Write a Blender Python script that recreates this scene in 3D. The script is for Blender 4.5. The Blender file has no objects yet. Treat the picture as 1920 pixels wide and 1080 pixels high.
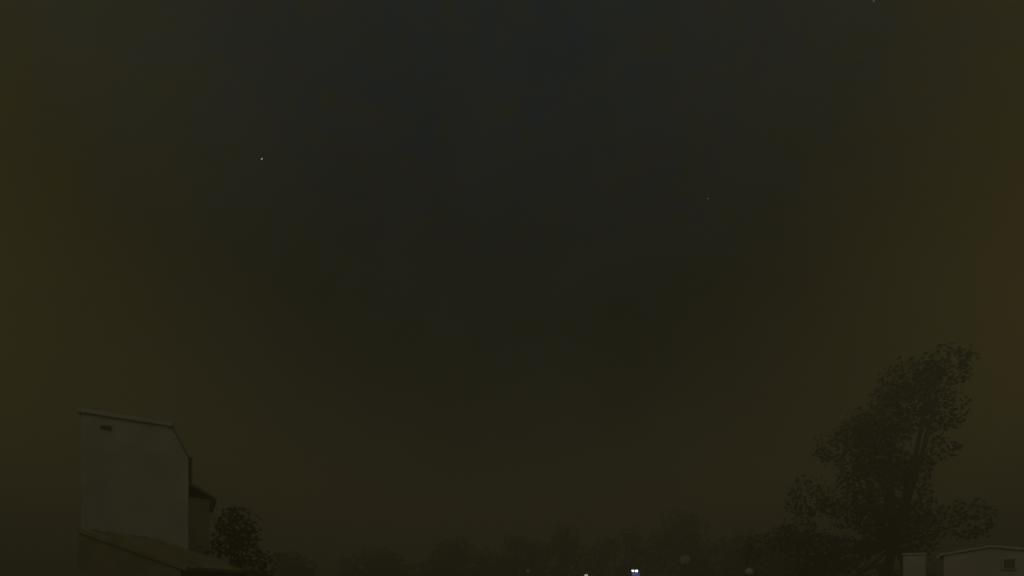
import bpy, bmesh, math, random
import numpy as np
from mathutils import Vector

scene = bpy.context.scene
C = scene.collection

# ------------------------------------------------------------------ camera
cam_data = bpy.data.cameras.new("camera")
cam = bpy.data.objects.new("camera", cam_data)
C.objects.link(cam)
cam.location = (0, 0, 4.5)
cam.rotation_euler = (math.radians(90), 0, 0)
cam_data.sensor_width = 36.0
cam_data.lens = 36.0 * 860 / 1920
cam_data.shift_y = 552 / 1920
cam_data.clip_start = 0.05
cam_data.clip_end = 6000
scene.camera = cam

# ------------------------------------------------------------------ night sky
SUN_EL, SUN_AZ = 32.0, 207.0          # light from behind and left of the camera
world = bpy.data.worlds.new("World")
scene.world = world
world.use_nodes = True
nt = world.node_tree
nt.nodes.clear()
N = nt.nodes.new
L = nt.links.new


def math_node(op, a, b=None, clamp=False):
    n = N("ShaderNodeMath")
    n.operation = op
    n.use_clamp = clamp
    for i, v in enumerate((a, b)):
        if v is None:
            continue
        if isinstance(v, (int, float)):
            n.inputs[i].default_value = v
        else:
            L(v, n.inputs[i])
    return n.outputs[0]


def scaled(col, fac):
    n = N("ShaderNodeVectorMath")
    n.operation = 'SCALE'
    if isinstance(col, tuple):
        n.inputs[0].default_value = col
    else:
        L(col, n.inputs[0])
    if isinstance(fac, (int, float)):
        n.inputs['Scale'].default_value = fac
    else:
        L(fac, n.inputs['Scale'])
    return n.outputs[0]


def add_vec(a, b):
    n = N("ShaderNodeVectorMath")
    n.operation = 'ADD'
    for i, v in enumerate((a, b)):
        if isinstance(v, tuple):
            n.inputs[i].default_value = v
        else:
            L(v, n.inputs[i])
    return n.outputs[0]


tc = N("ShaderNodeTexCoord")
sep = N("ShaderNodeSeparateXYZ")
L(tc.outputs['Generated'], sep.inputs[0])
nish = N("ShaderNodeTexSky")
nish.sky_type = 'NISHITA'
nish.sun_disc = False
nish.sun_elevation = math.radians(-4.0)
nish.sun_rotation = math.radians(SUN_AZ)
# lens edge brightening painted into the sky, growing with angle from its darkest part
dot = N("ShaderNodeVectorMath")
dot.operation = 'DOT_PRODUCT'
L(tc.outputs['Generated'], dot.inputs[0])
dot.inputs[1].default_value = (-0.01, 0.8201, 0.5722)
t = math_node('SUBTRACT', 1.0, dot.outputs['Value'])
t = math_node('POWER', math_node('MAXIMUM', math_node('MINIMUM', t, 0.34), 0.0), 1.5)
east = math_node('POWER', math_node('MAXIMUM', sep.outputs['X'], 0.0), 3.0)
high = math_node('MAXIMUM', math_node('SUBTRACT', sep.outputs['Z'], 0.5), 0.0)
sky = add_vec((0.0046, 0.0066, 0.0056), scaled((0.2050, 0.1500, 0.0060), t))
sky = add_vec(sky, scaled((0.0180, 0.0090, 0.0035), east))
sky = add_vec(sky, scaled((0.0130, 0.0230, 0.0380), high))
# thin uneven cloud
n1 = N("ShaderNodeTexNoise")
n1.inputs['Scale'].default_value = 3.2
n1.inputs['Detail'].default_value = 4
L(tc.outputs['Generated'], n1.inputs['Vector'])
sky = add_vec(sky, scaled((0.0130, 0.0132, 0.0090), math_node('SUBTRACT', n1.outputs['Fac'], 0.5)))
n2 = N("ShaderNodeTexNoise")
n2.inputs['Scale'].default_value = 34
n2.inputs['Detail'].default_value = 2
L(tc.outputs['Generated'], n2.inputs['Vector'])
sky = add_vec(sky, scaled((-0.0140, -0.0030, 0.0220),
                          math_node('MULTIPLY', math_node('SUBTRACT', n2.outputs['Fac'], 0.5),
                                    math_node('ADD', math_node('MULTIPLY', high, 2.2), 0.25))))
sky = add_vec(sky, scaled(nish.outputs[0], 0.0006))
bg = N("ShaderNodeBackground")
bg.inputs['Strength'].default_value = 1.0
L(sky, bg.inputs['Color'])
wo = N("ShaderNodeOutputWorld")
L(bg.outputs[0], wo.inputs[0])

# ------------------------------------------------------------------ soft night light
sun_data = bpy.data.lights.new("sun", 'SUN')
sun_data.energy = 0.23
sun_data.angle = math.radians(70)
sun_data.color = (1.0, 0.94, 0.74)
sun = bpy.data.objects.new("sun", sun_data)
C.objects.link(sun)
el = math.radians(SUN_EL)
ldir = Vector((-0.45 * math.cos(el), -0.893 * math.cos(el), math.sin(el)))
sun.rotation_euler = ldir.to_track_quat('Z', 'Y').to_euler()
sun.location = (-20, -20, 25)

vs = scene.view_settings
vs.view_transform = 'Standard'
vs.look = 'None'
vs.exposure = 0
vs.gamma = 1
vs.use_curve_mapping = False
scene.cycles.use_denoising = True

random.seed(7)
rng = np.random.default_rng(11)


# ------------------------------------------------------------------ materials
def material(name, base, var=0.25, scale=3.0, rough=0.85, bump=0.0, bump_scale=20.0, spec=0.3):
    m = bpy.data.materials.new(name)
    m.use_nodes = True
    t_ = m.node_tree
    b = t_.nodes["Principled BSDF"]
    b.inputs['Roughness'].default_value = rough
    b.inputs['Specular IOR Level'].default_value = spec
    co = t_.nodes.new("ShaderNodeTexCoord")
    nz = t_.nodes.new("ShaderNodeTexNoise")
    nz.inputs['Scale'].default_value = scale
    nz.inputs['Detail'].default_value = 6
    t_.links.new(co.outputs['Object'], nz.inputs['Vector'])
    rp = t_.nodes.new("ShaderNodeValToRGB")
    rp.color_ramp.elements[0].position = 0.3
    rp.color_ramp.elements[1].position = 0.7
    rp.color_ramp.elements[0].color = tuple(c * (1 - var) for c in base) + (1,)
    rp.color_ramp.elements[1].color = tuple(c * (1 + var) for c in base) + (1,)
    t_.links.new(nz.outputs['Fac'], rp.inputs[0])
    t_.links.new(rp.outputs[0], b.inputs['Base Color'])
    if bump:
        nb = t_.nodes.new("ShaderNodeTexNoise")
        nb.inputs['Scale'].default_value = bump_scale
        t_.links.new(co.outputs['Object'], nb.inputs['Vector'])
        bp = t_.nodes.new("ShaderNodeBump")
        bp.inputs['Strength'].default_value = bump
        bp.inputs['Distance'].default_value = 0.03
        t_.links.new(nb.outputs['Fac'], bp.inputs['Height'])
        t_.links.new(bp.outputs[0], b.inputs['Normal'])
    return m


def glow(name, col, strength, base=0.3):
    m = bpy.data.materials.new(name)
    m.use_nodes = True
    t_ = m.node_tree
    b = t_.nodes["Principled BSDF"]
    b.inputs['Base Color'].default_value = (base, base * 0.93, base * 0.8, 1)
    nz = t_.nodes.new("ShaderNodeTexNoise")
    nz.inputs['Scale'].default_value = 6
    mx = t_.nodes.new("ShaderNodeMixRGB")
    mx.inputs[0].default_value = 0.0
    mx.inputs[1].default_value = col + (1,)
    mx.inputs[2].default_value = tuple(c * 0.7 for c in col) + (1,)
    t_.links.new(nz.outputs['Fac'], mx.inputs[0])
    t_.links.new(mx.outputs[0], b.inputs['Emission Color'])
    b.inputs['Emission Strength'].default_value = strength
    return m


def foliage(name, base):
    m = material(name, base, 0.35, 0.8, 0.7, spec=0.15)
    t_ = m.node_tree
    b = t_.nodes["Principled BSDF"]
    out = t_.nodes["Material Output"]
    tr = t_.nodes.new("ShaderNodeBsdfTranslucent")
    tr.inputs[0].default_value = (base[0] * 1.1, base[1] * 1.2, base[2] * 0.8, 1)
    mx = t_.nodes.new("ShaderNodeMixShader")
    mx.inputs[0].default_value = 0.3
    t_.links.new(b.outputs[0], mx.inputs[1])
    t_.links.new(tr.outputs[0], mx.inputs[2])
    t_.links.new(mx.outputs[0], out.inputs['Surface'])
    return m


M = {
    'ground': material("soil_and_grass", (0.06, 0.065, 0.03), 0.4, 0.6, 0.95, 0.5, 4),
    'stucco': material("weathered_stucco", (0.76, 0.77, 0.80), 0.16, 0.9, 0.9, 0.4, 30),
    'roof': material("dull_roof_metal", (0.55, 0.53, 0.47), 0.10, 1.0, 0.6, 0.1, 12),
    'dark_roof': material("dark_tiles", (0.40, 0.38, 0.24), 0.25, 1.5, 0.8, 0.3, 14),
    'trim': material("grey_trim", (0.24, 0.24, 0.22), 0.15, 2.0, 0.6),
    'vent': material("dark_vent_metal", (0.16, 0.16, 0.14), 0.2, 6.0, 0.5),
    'plaster': material("pale_plaster", (0.80, 0.79, 0.68), 0.12, 0.9, 0.9, 0.3, 26),
    'glass': material("window_glass", (0.30, 0.29, 0.25), 0.1, 5.0, 0.15),
    'concrete': material("concrete", (0.22, 0.22, 0.19), 0.2, 4.0, 0.9, 0.3, 40),
    'metal': material("galvanised_metal", (0.30, 0.30, 0.28), 0.15, 5.0, 0.45),
    'bark': material("bark", (0.07, 0.055, 0.035), 0.4, 6.0, 0.95, 0.6, 25),
    'leaf_big': foliage("leaf_tall_tree", (0.120, 0.128, 0.070)),
    'leaf_far': foliage("leaf_far_trees", (0.110, 0.114, 0.060)),
    'leaf_bush': foliage("leaf_shrub", (0.120, 0.130, 0.064)),
    'led': glow("white_led", (0.95, 1.0, 0.90), 6.0),
    'led_soft': glow("soft_white_led", (0.95, 1.0, 0.88), 2.0),
    'blue': glow("blue_panel_light", (0.10, 0.16, 0.85), 0.55),
    'warm': glow("dim_warm_globe", (0.9, 0.72, 0.45), 0.035, 0.12),
    'star_bright': glow("starlight", (1.0, 0.95, 0.88), 0.55),
    'star_mid': glow("starlight_pale", (1.0, 0.95, 0.80), 0.2),
    'star_dim': glow("starlight_dim", (1.0, 0.92, 0.70), 0.06),
}


# ------------------------------------------------------------------ helpers
def obj(name, bm, mat, parent=None, smooth=False):
    me = bpy.data.meshes.new(name)
    bmesh.ops.recalc_face_normals(bm, faces=bm.faces)
    bm.to_mesh(me)
    bm.free()
    if smooth:
        for p_ in me.polygons:
            p_.use_smooth = True
    me.materials.append(M[mat])
    o = bpy.data.objects.new(name, me)
    C.objects.link(o)
    if parent:
        o.parent = parent
    return o


def empty(name, loc, label, cat, group=None):
    o = bpy.data.objects.new(name, None)
    C.objects.link(o)
    o.location = loc
    o['label'] = label
    o['category'] = cat
    if group:
        o['group'] = group
    return o


def box(bm, x0, x1, y0, y1, z0, z1):
    v = [bm.verts.new((x, y, z)) for z in (z0, z1) for x, y in ((x0, y0), (x1, y0), (x1, y1), (x0, y1))]
    for f in ((0, 3, 2, 1), (4, 5, 6, 7), (0, 1, 5, 4), (1, 2, 6, 5), (2, 3, 7, 6), (3, 0, 4, 7)):
        bm.faces.new([v[i] for i in f])


def bevelled_box(x0, x1, y0, y1, z0, z1, w=0.01):
    bm = bmesh.new()
    box(bm, x0, x1, y0, y1, z0, z1)
    bmesh.ops.bevel(bm, geom=list(bm.edges), offset=w, segments=2, affect='EDGES')
    return bm


def prism(pts, y0, y1, bm=None):
    """pts is an x-z outline; extruded from y0 to y1"""
    bm = bm or bmesh.new()
    a = [bm.verts.new((x, y0, z)) for x, z in pts]
    b = [bm.verts.new((x, y1, z)) for x, z in pts]
    bm.faces.new(a)
    bm.faces.new(list(reversed(b)))
    n = len(pts)
    for i in range(n):
        j = (i + 1) % n
        bm.faces.new((a[i], b[i], b[j], a[j]))
    return bm


def tube(bm, pts, radii, n=10):
    rings = []
    for i, p_ in enumerate(pts):
        p_ = Vector(p_)
        d = (Vector(pts[min(i + 1, len(pts) - 1)]) - Vector(pts[max(i - 1, 0)])).normalized()
        u = d.orthogonal().normalized()
        w = d.cross(u)
        rings.append([bm.verts.new(p_ + (u * math.cos(k * 2 * math.pi / n) + w * math.sin(k * 2 * math.pi / n)) * radii[i])
                      for k in range(n)])
    for a, b in zip(rings, rings[1:]):
        for k in range(n):
            bm.faces.new((a[k], a[(k + 1) % n], b[(k + 1) % n], b[k]))
    bm.faces.new(rings[0])
    bm.faces.new(list(reversed(rings[-1])))
    return bm


def lathe(profile, n=20):
    bm = bmesh.new()
    return tube(bm, [(0, 0, z) for r, z in profile], [r for r, z in profile], n)


def leaf_mesh(name, clumps, per_clump, size, mat, shell=0.55):
    """many small leaf-shaped faces spread through the clump volumes"""
    P_, S_, D_ = [], [], []
    for (c, r) in clumps:
        k = max(20, int(per_clump * (sum(r) / 3) ** 2))
        d = rng.normal(size=(k, 3))
        d /= np.linalg.norm(d, axis=1)[:, None]
        rad = shell + (1.08 - shell) * rng.random(k) ** 0.7
        P_.append(np.array(c) + d * rad[:, None] * np.array(r))
        D_.append(d)
        S_.append(size * (0.6 + 0.8 * rng.random(k)))
    P_ = np.concatenate(P_)
    S_ = np.concatenate(S_)
    D_ = np.concatenate(D_)
    n = len(P_)
    nrm = D_ + rng.normal(size=(n, 3)) * 0.5 + np.array([0, 0, 0.35])
    a = np.cross(nrm, rng.normal(size=(n, 3)))
    a /= np.linalg.norm(a, axis=1)[:, None]
    b = np.cross(nrm, a)
    b /= np.linalg.norm(b, axis=1)[:, None]
    a *= S_[:, None]
    b *= (S_ * 0.42)[:, None]
    V = np.stack([P_, P_ + a * 0.45 + b, P_ + a, P_ + a * 0.45 - b], 1).reshape(-1, 3)
    me = bpy.data.meshes.new(name)
    me.from_pydata(V.tolist(), [], np.arange(4 * n).reshape(-1, 4).tolist())
    me.materials.append(M[mat])
    return me


# ------------------------------------------------------------------ ground
bm = bmesh.new()
bmesh.ops.create_grid(bm, x_segments=40, y_segments=40, size=300)
g = obj("ground", bm, 'ground')
g['kind'] = "structure"


# ------------------------------------------------------------------ pale house (beyond the left edge of the garden)
h = empty("house", (-12.40, 13.20, 0),
          "pale house with a plain blank wall and cut-off roof corner, taller than all others", "house")
h.rotation_euler[2] = math.radians(35)
W = 2.52        # wall width along its own x axis
top = 9.42
outline = [(0, 0), (W, 0), (W, top - 0.95), (W - 0.45, top), (0, top)]
obj("wall", prism(outline, 0, 7.0), 'stucco', h)
# roof skin following the outline, a little proud of the wall
o_ = 0.10
bm = bmesh.new()
path = [(-o_, top + 0.006), (W - 0.44, top + 0.006), (W + 0.006 + 0.03, top - 0.94)]
up = [(-o_, top + 0.09), (W - 0.40, top + 0.09), (W + 0.11, top - 0.90)]
prism(path + list(reversed(up)), -0.05, 7.1, bm)
roof = obj("roof", bm, 'roof', h)
bm = bmesh.new()
box(bm, -0.1, W - 0.42, -0.075, -0.053, top - 0.03, top + 0.085)
obj("fascia", bm, 'stucco', roof)
v = obj("vent", bevelled_box(0.42, 0.66, -0.035, -0.003, top - 0.42, top - 0.30), 'vent', h)
for k in range(3):
    bm = bmesh.new()
    box(bm, 0.44, 0.64, -0.047, -0.037, top - 0.41 + k * 0.035, top - 0.392 + k * 0.035)
    obj("slat", bm, 'trim', v)
# side wing with a small sloping roof
bm = bmesh.new()
box(bm, W + 0.003, W + 0.62, 2.2, 6.0, 0, 7.55)
obj("side_wing", bm, 'stucco', h)
bm = prism([(W + 0.004, 8.02), (W + 0.85, 7.52), (W + 0.85, 7.60), (W + 0.004, 8.10)], 2.0, 6.2)
obj("wing_roof", bm, 'roof', h)
# ------------------------------------------------------------------ annex with a sloping roof in front of the pale house
a = empty("annex", (-9.75, 10.2, 0), "low annex with a dark sloping roof before the pale house", "annex")
a.rotation_euler[2] = math.radians(4)
AW = 2.2
bm = prism([(0, 0), (AW, 0), (AW, 4.80), (0, 5.64)], 0.12, 2.6)
obj("wall", bm, 'dark_roof', a)
r_ = obj("roof", prism([(0, 5.645), (AW + 0.15, 4.765), (AW + 0.15, 4.845), (0, 5.725)], 0.05, 2.75), 'dark_roof', a)
for k in range(7):
    y = 0.10 + k * 0.4
    bm = prism([(0, 5.727), (AW + 0.15, 4.847), (AW + 0.15, 4.875), (0, 5.755)], y, y + 0.05)
    obj("batten", bm, 'dark_roof', r_)


# ------------------------------------------------------------------ trees
def tree(name, loc, label, clumps, per, size, mat, trunk_r, limbs=6, group=None, cat="tree", stem="trunk"):
    e = empty(name, loc, label, cat, group)
    top_c = max(clumps, key=lambda c: c[0][2])[0]
    low = min(c[0][2] - c[1][2] for c in clumps)
    bm = bmesh.new()
    mid = (top_c[0] * 0.3, top_c[1] * 0.3, max(0.6, low + (top_c[2] - low) * 0.35))
    tube(bm, [(0, 0, -0.1), (0.05, 0, mid[2] * 0.5), mid, (top_c[0] * .8, top_c[1] * .8, top_c[2] * 0.93)],
         [trunk_r * 1.25, trunk_r, trunk_r * 0.75, trunk_r * 0.15], 10)
    tr = obj(stem, bm, 'bark', e, True)
    for c, r in clumps[::max(1, len(clumps) // limbs)]:
        bm = bmesh.new()
        q = Vector(mid) * 0.9
        tube(bm, [q, (q + Vector(c)) / 2 + Vector((0, 0, -0.15)), Vector(c)],
             [trunk_r * 0.4, trunk_r * 0.25, trunk_r * 0.06], 7)
        obj("limb", bm, 'bark', tr, True)
    me = leaf_mesh("crown", clumps, per, size, mat)
    o = bpy.data.objects.new("crown", me)
    C.objects.link(o)
    o.parent = e
    return e


# tall tree, its crown leaning outward in a long slanting edge
bx, by = 20.8, 26.0
edge = [(9.6, 4.6), (11.0, 6.0), (12.2, 7.1), (12.9, 8.3), (13.6, 9.5), (14.3, 10.8), (15.1, 12.0), (15.9, 13.0), (16.7, 13.8)]
right = [(18.6, 4.6), (18.8, 5.6), (18.9, 6.8), (18.9, 8.0), (18.9, 9.2), (18.8, 10.4), (18.7, 11.6), (18.5, 12.6), (18.3, 13.4)]
cl = []
for (lx, lz), (rx, rz) in zip(edge, right):
    n = max(3, round((rx - lx) / 0.8))
    for k in range(n):
        f = (k + 0.2 + 0.6 * random.random()) / n
        x = lx + (rx - lx) * f
        z = lz + random.uniform(-0.7, 0.7)
        s = random.uniform(0.5, 1.2)
        s *= 1.2
        cl.append(((x * 1.3 - bx, random.uniform(-2, 2), 4.5 + (z - 4.5) * 1.19), (s, s, s * 0.9)))
tree("tall_tree", (bx, by, 0), "tall leafy tree with a long slanting crown beside the low pale house", cl, 210, 0.21, 'leaf_big', 0.26, 22)


# far trees along the bottom of the view
def crown_clumps(hgt, wid, n):
    out = []
    for k in range(n):
        f = (k + random.random()) / n
        z = hgt * (0.34 + 0.62 * f)
        rr = wid * 0.5 * math.sin(math.pi * (0.22 + 0.72 * f)) ** 0.8
        an = random.uniform(0, 2 * math.pi)
        q = rr * math.sqrt(random.random())
        s = random.uniform(0.12, 0.22) * wid
        out.append(((q * math.cos(an), q * math.sin(an), z), (s, s, s * 0.8)))
    return out


far = [
    ((-25.0, 50.0), 8.2, 7.0, "rounded far tree seen past the shrub by the pale house"),
    ((-16.5, 58.0), 9.0, 8.0, "broad far tree standing at the open end of the tree row"),
    ((-7.0, 60.0), 9.6, 8.5, "wide far tree second from the open end of the tree row"),
    ((0.5, 62.0), 10.4, 8.5, "bushy far tree behind the pale utility pole"),
    ((7.0, 60.0), 11.6, 8.0, "tall far tree behind the small white lamp"),
    ((14.0, 58.0), 11.9, 8.5, "tall far tree behind the twin lamp with blue panel"),
    ((21.0, 56.0), 12.2, 9.0, "tallest far tree behind the dim warm globe lamp"),
    ((27.0, 50.0), 10.5, 9.0, "far tree half hidden by the slanting crown of the tall tree"),
]
for (x, y), hh, ww, lab in far:
    tree("far_tree", (x, y, 0), lab, crown_clumps(hh * random.uniform(0.88, 1.06), ww * random.uniform(0.85, 1.25), 22), 55, 0.45, 'leaf_far', 0.22, 5, "far trees in a row beyond the lamps")

# shrub beside the pale house
cl = []
for k in range(18):
    f = (k + random.random()) / 18
    z = 1.2 + 5.9 * f
    rr = 1.5 * (1 - 0.6 * f ** 1.6)
    an = random.uniform(0, 6.28)
    q = rr * math.sqrt(random.random())
    s = random.uniform(0.5, 0.8)
    cl.append(((q * math.cos(an) - 0.3 * f, q * math.sin(an), z), (s, s, s)))
tree("shrub", (-10.7, 17.5, 0), "dark leafy shrub close behind the corner of the tall pale house", cl, 360, 0.15, 'leaf_bush', 0.07, 5, None, "shrub", "stem")

# ------------------------------------------------------------------ low pale house under the tall tree's far side
lo = empty("low_house", (11.29, 12.0, 0), "low pale house with a shallow gable and square chimney block", "house")
lo.rotation_euler[2] = math.radians(-46)
obj("wall", prism([(0, 0), (2.4, 0), (2.4, 5.085), (0.86, 5.37), (0, 5.205)], 0, 5.0), 'plaster', lo)
rf = obj("roof", prism([(-0.09, 5.192), (0.86, 5.375), (2.49, 5.073), (2.49, 5.125), (0.86, 5.43), (-0.09, 5.247)], -0.05, 5.1), 'plaster', lo)
bm = bmesh.new()
tube(bm, [(-0.10, -0.04, 5.175), (-0.10, 5.05, 5.175)], [0.035, 0.035], 10)
obj("gutter", bm, 'plaster', rf)
ch = obj("chimney", bevelled_box(-0.81, -0.36, 0.0, 0.45, 0, 5.235, 0.01), 'plaster', lo)
obj("side_wall", bevelled_box(-0.357, -0.003, 0.06, 0.4, 0, 4.62, 0.01), 'plaster', lo)
obj("cap", bevelled_box(-0.835, -0.335, -0.025, 0.475, 5.238, 5.295, 0.01), 'plaster', ch)
wn = obj("window", bevelled_box(1.04, 1.30, -0.04, -0.004, 4.80, 5.10), 'plaster', lo)
obj("pane", bevelled_box(1.08, 1.26, -0.046, -0.042, 4.84, 5.06, 0.001), 'glass', wn)

# ------------------------------------------------------------------ lamps and poles
t_ = empty("street_lamp", (10.56, 40.0, 0), "bright twin white lamp above a glowing blue panel on a pole", "street lamp")
bm = bmesh.new()
tube(bm, [(0, 0.12, 0), (0, 0.12, 5.6)], [0.09, 0.06], 12)
obj("pole", bm, 'metal', t_, True)
hd = obj("lamp_head", prism([(-0.36, 5.60), (0.42, 5.60), (0.34, 5.70), (0.02, 5.73), (-0.24, 5.70)], -0.22, 0.2), 'metal', t_)
for x0, x1 in ((-0.16, 0.07), (0.12, 0.40)):
    bm = bmesh.new()
    bmesh.ops.create_uvsphere(bm, u_segments=16, v_segments=10, radius=1)
    bmesh.ops.scale(bm, vec=((x1 - x0) / 2, 0.12, 0.095), verts=bm.verts)
    bmesh.ops.translate(bm, vec=((x0 + x1) / 2, -0.12, 5.50), verts=bm.verts)
    obj("bulb", bm, 'led', hd, True)
pn = obj("sign_panel", bevelled_box(-0.10, 0.56, -0.06, 0.03, 4.30, 5.36), 'blue', t_)
bm = bmesh.new()
for x0, x1, z0, z1 in ((-0.15, -0.102, 4.25, 5.40), (0.562, 0.61, 4.25, 5.40), (-0.102, 0.562, 5.362, 5.40), (-0.102, 0.562, 4.25, 4.298)):
    box(bm, x0, x1, -0.08, 0.04, z0, z1)
obj("frame", bm, 'vent', pn)

s = empty("post_lamp", (8.9, 55.0, 0), "small soft white lamp low before the far trees", "street lamp")
bm = bmesh.new()
tube(bm, [(0, 0, 0), (0, 0, 5.12)], [0.08, 0.05], 12)
obj("post", bm, 'metal', s, True)
bl = obj("bulb", lathe([(0.08, 5.13), (0.19, 5.22), (0.22, 5.34), (0.17, 5.44), (0.05, 5.48)]), 'led_soft', s, True)
obj("cap", lathe([(0.24, 5.485), (0.18, 5.52), (0.02, 5.57)]), 'metal', s, True)


def pole(loc, hgt, label):
    e = empty("utility_pole", loc, label, "pole")
    bm = bmesh.new()
    tube(bm, [(0, 0, 0), (0, 0, hgt)], [0.11, 0.05], 14)
    obj("shaft", bm, 'concrete', e, True)
    arm = obj("crossarm", bevelled_box(-0.36, 0.36, -0.12, -0.06, hgt - 0.52, hgt - 0.45), 'vent', e)
    for x in (-0.30, 0.30):
        i_ = obj("insulator", lathe([(0.03, 0), (0.07, 0.03), (0.04, 0.07), (0.06, 0.11), (0.02, 0.15)], 12), 'metal', arm, True)
        i_.location = (x, -0.09, hgt - 0.449)
    obj("cap", lathe([(0.055, hgt + 0.003), (0.065, hgt + 0.05), (0.05, hgt + 0.12), (0.01, hgt + 0.15)], 14), 'plaster', e, True)
    return e


pole((0.63, 18.0, 0), 4.86, "thin utility pole with pale cap, well apart from the lamps")
pole((3.39, 26.0, 0), 5.25, "dull utility pole beside the small soft white lamp")


def globe(loc, hgt, rad, mat, label):
    e = empty("globe_lamp", loc, label, "lamp")
    bm = bmesh.new()
    tube(bm, [(0, 0, 0), (0, 0, hgt - rad * 0.9)], [0.07, 0.05], 12)
    obj("post", bm, 'vent', e, True)
    bm = bmesh.new()
    bmesh.ops.create_uvsphere(bm, u_segments=24, v_segments=14, radius=rad)
    bmesh.ops.translate(bm, vec=(0, 0, hgt), verts=bm.verts)
    obj("globe", bm, mat, e, True)
    obj("collar", lathe([(rad * 0.5, hgt - rad * 1.02), (rad * 0.45, hgt - rad * 0.86)]), 'vent', e)
    return e


globe((15.5 * 16 / 30, 16.0, 0), 4.86, 0.135, 'plaster', "pale unlit globe lamp before the foot of the tall tree")
globe((13.2, 35.0, 0), 6.25, 0.36, 'warm', "dim warm globe lamp higher than the other lamps")


# ------------------------------------------------------------------ stars
def star(loc, sx, sz, tilt, mat, label):
    bm = bmesh.new()
    bmesh.ops.create_icosphere(bm, subdivisions=2, radius=1)
    bmesh.ops.scale(bm, vec=(sx, sz, sz), verts=bm.verts)
    o = obj("star", bm, mat, None, True)
    o.location = loc
    o.rotation_euler = (0, math.radians(-tilt), 0)
    o['label'] = label
    o['category'] = "star"
    o['group'] = "stars in the night sky"


D = 1500.0


def sky_point(u, w):
    """a point D metres away along azimuth tangent u and elevation tangent w"""
    p_ = Vector((u, 1.0, w)).normalized() * D
    return (p_.x, p_.y, p_.z + 4.5)


star(sky_point(-0.5453, 0.9233), 2.4, 1.1, 35, 'star_bright', "brightest white star in the dark sky")
star(sky_point(0.4279, 0.8372), 3.0, 1.5, 20, 'star_dim', "faintest dull star alone in the middle sky")
star(sky_point(0.7884, 1.2680), 1.0, 1.2, 0, 'star_mid', "dim star highest in the sky")


# ------------------------------------------------------------------ mist volume added round the whole place to lift the dark tones
bm = bmesh.new()
box(bm, -305, 305, -305, 305, -1.0, 18.5)
hz = obj("fill_haze", bm, 'vent')
hz['kind'] = "stuff"
hz['label'] = "added warm mist lifting the dark tones over the whole place"
hz['category'] = "fill_haze"
hm = bpy.data.materials.new("fill_mist")
hm.use_nodes = True
hm.node_tree.nodes.clear()
pv = hm.node_tree.nodes.new("ShaderNodeVolumePrincipled")
pv.inputs['Color'].default_value = (0.94, 0.90, 0.72, 1)
pv.inputs['Density'].default_value = 0.028
ho = hm.node_tree.nodes.new("ShaderNodeOutputMaterial")
hm.node_tree.links.new(pv.outputs[0], ho.inputs['Volume'])
hz.data.materials.clear()
hz.data.materials.append(hm)
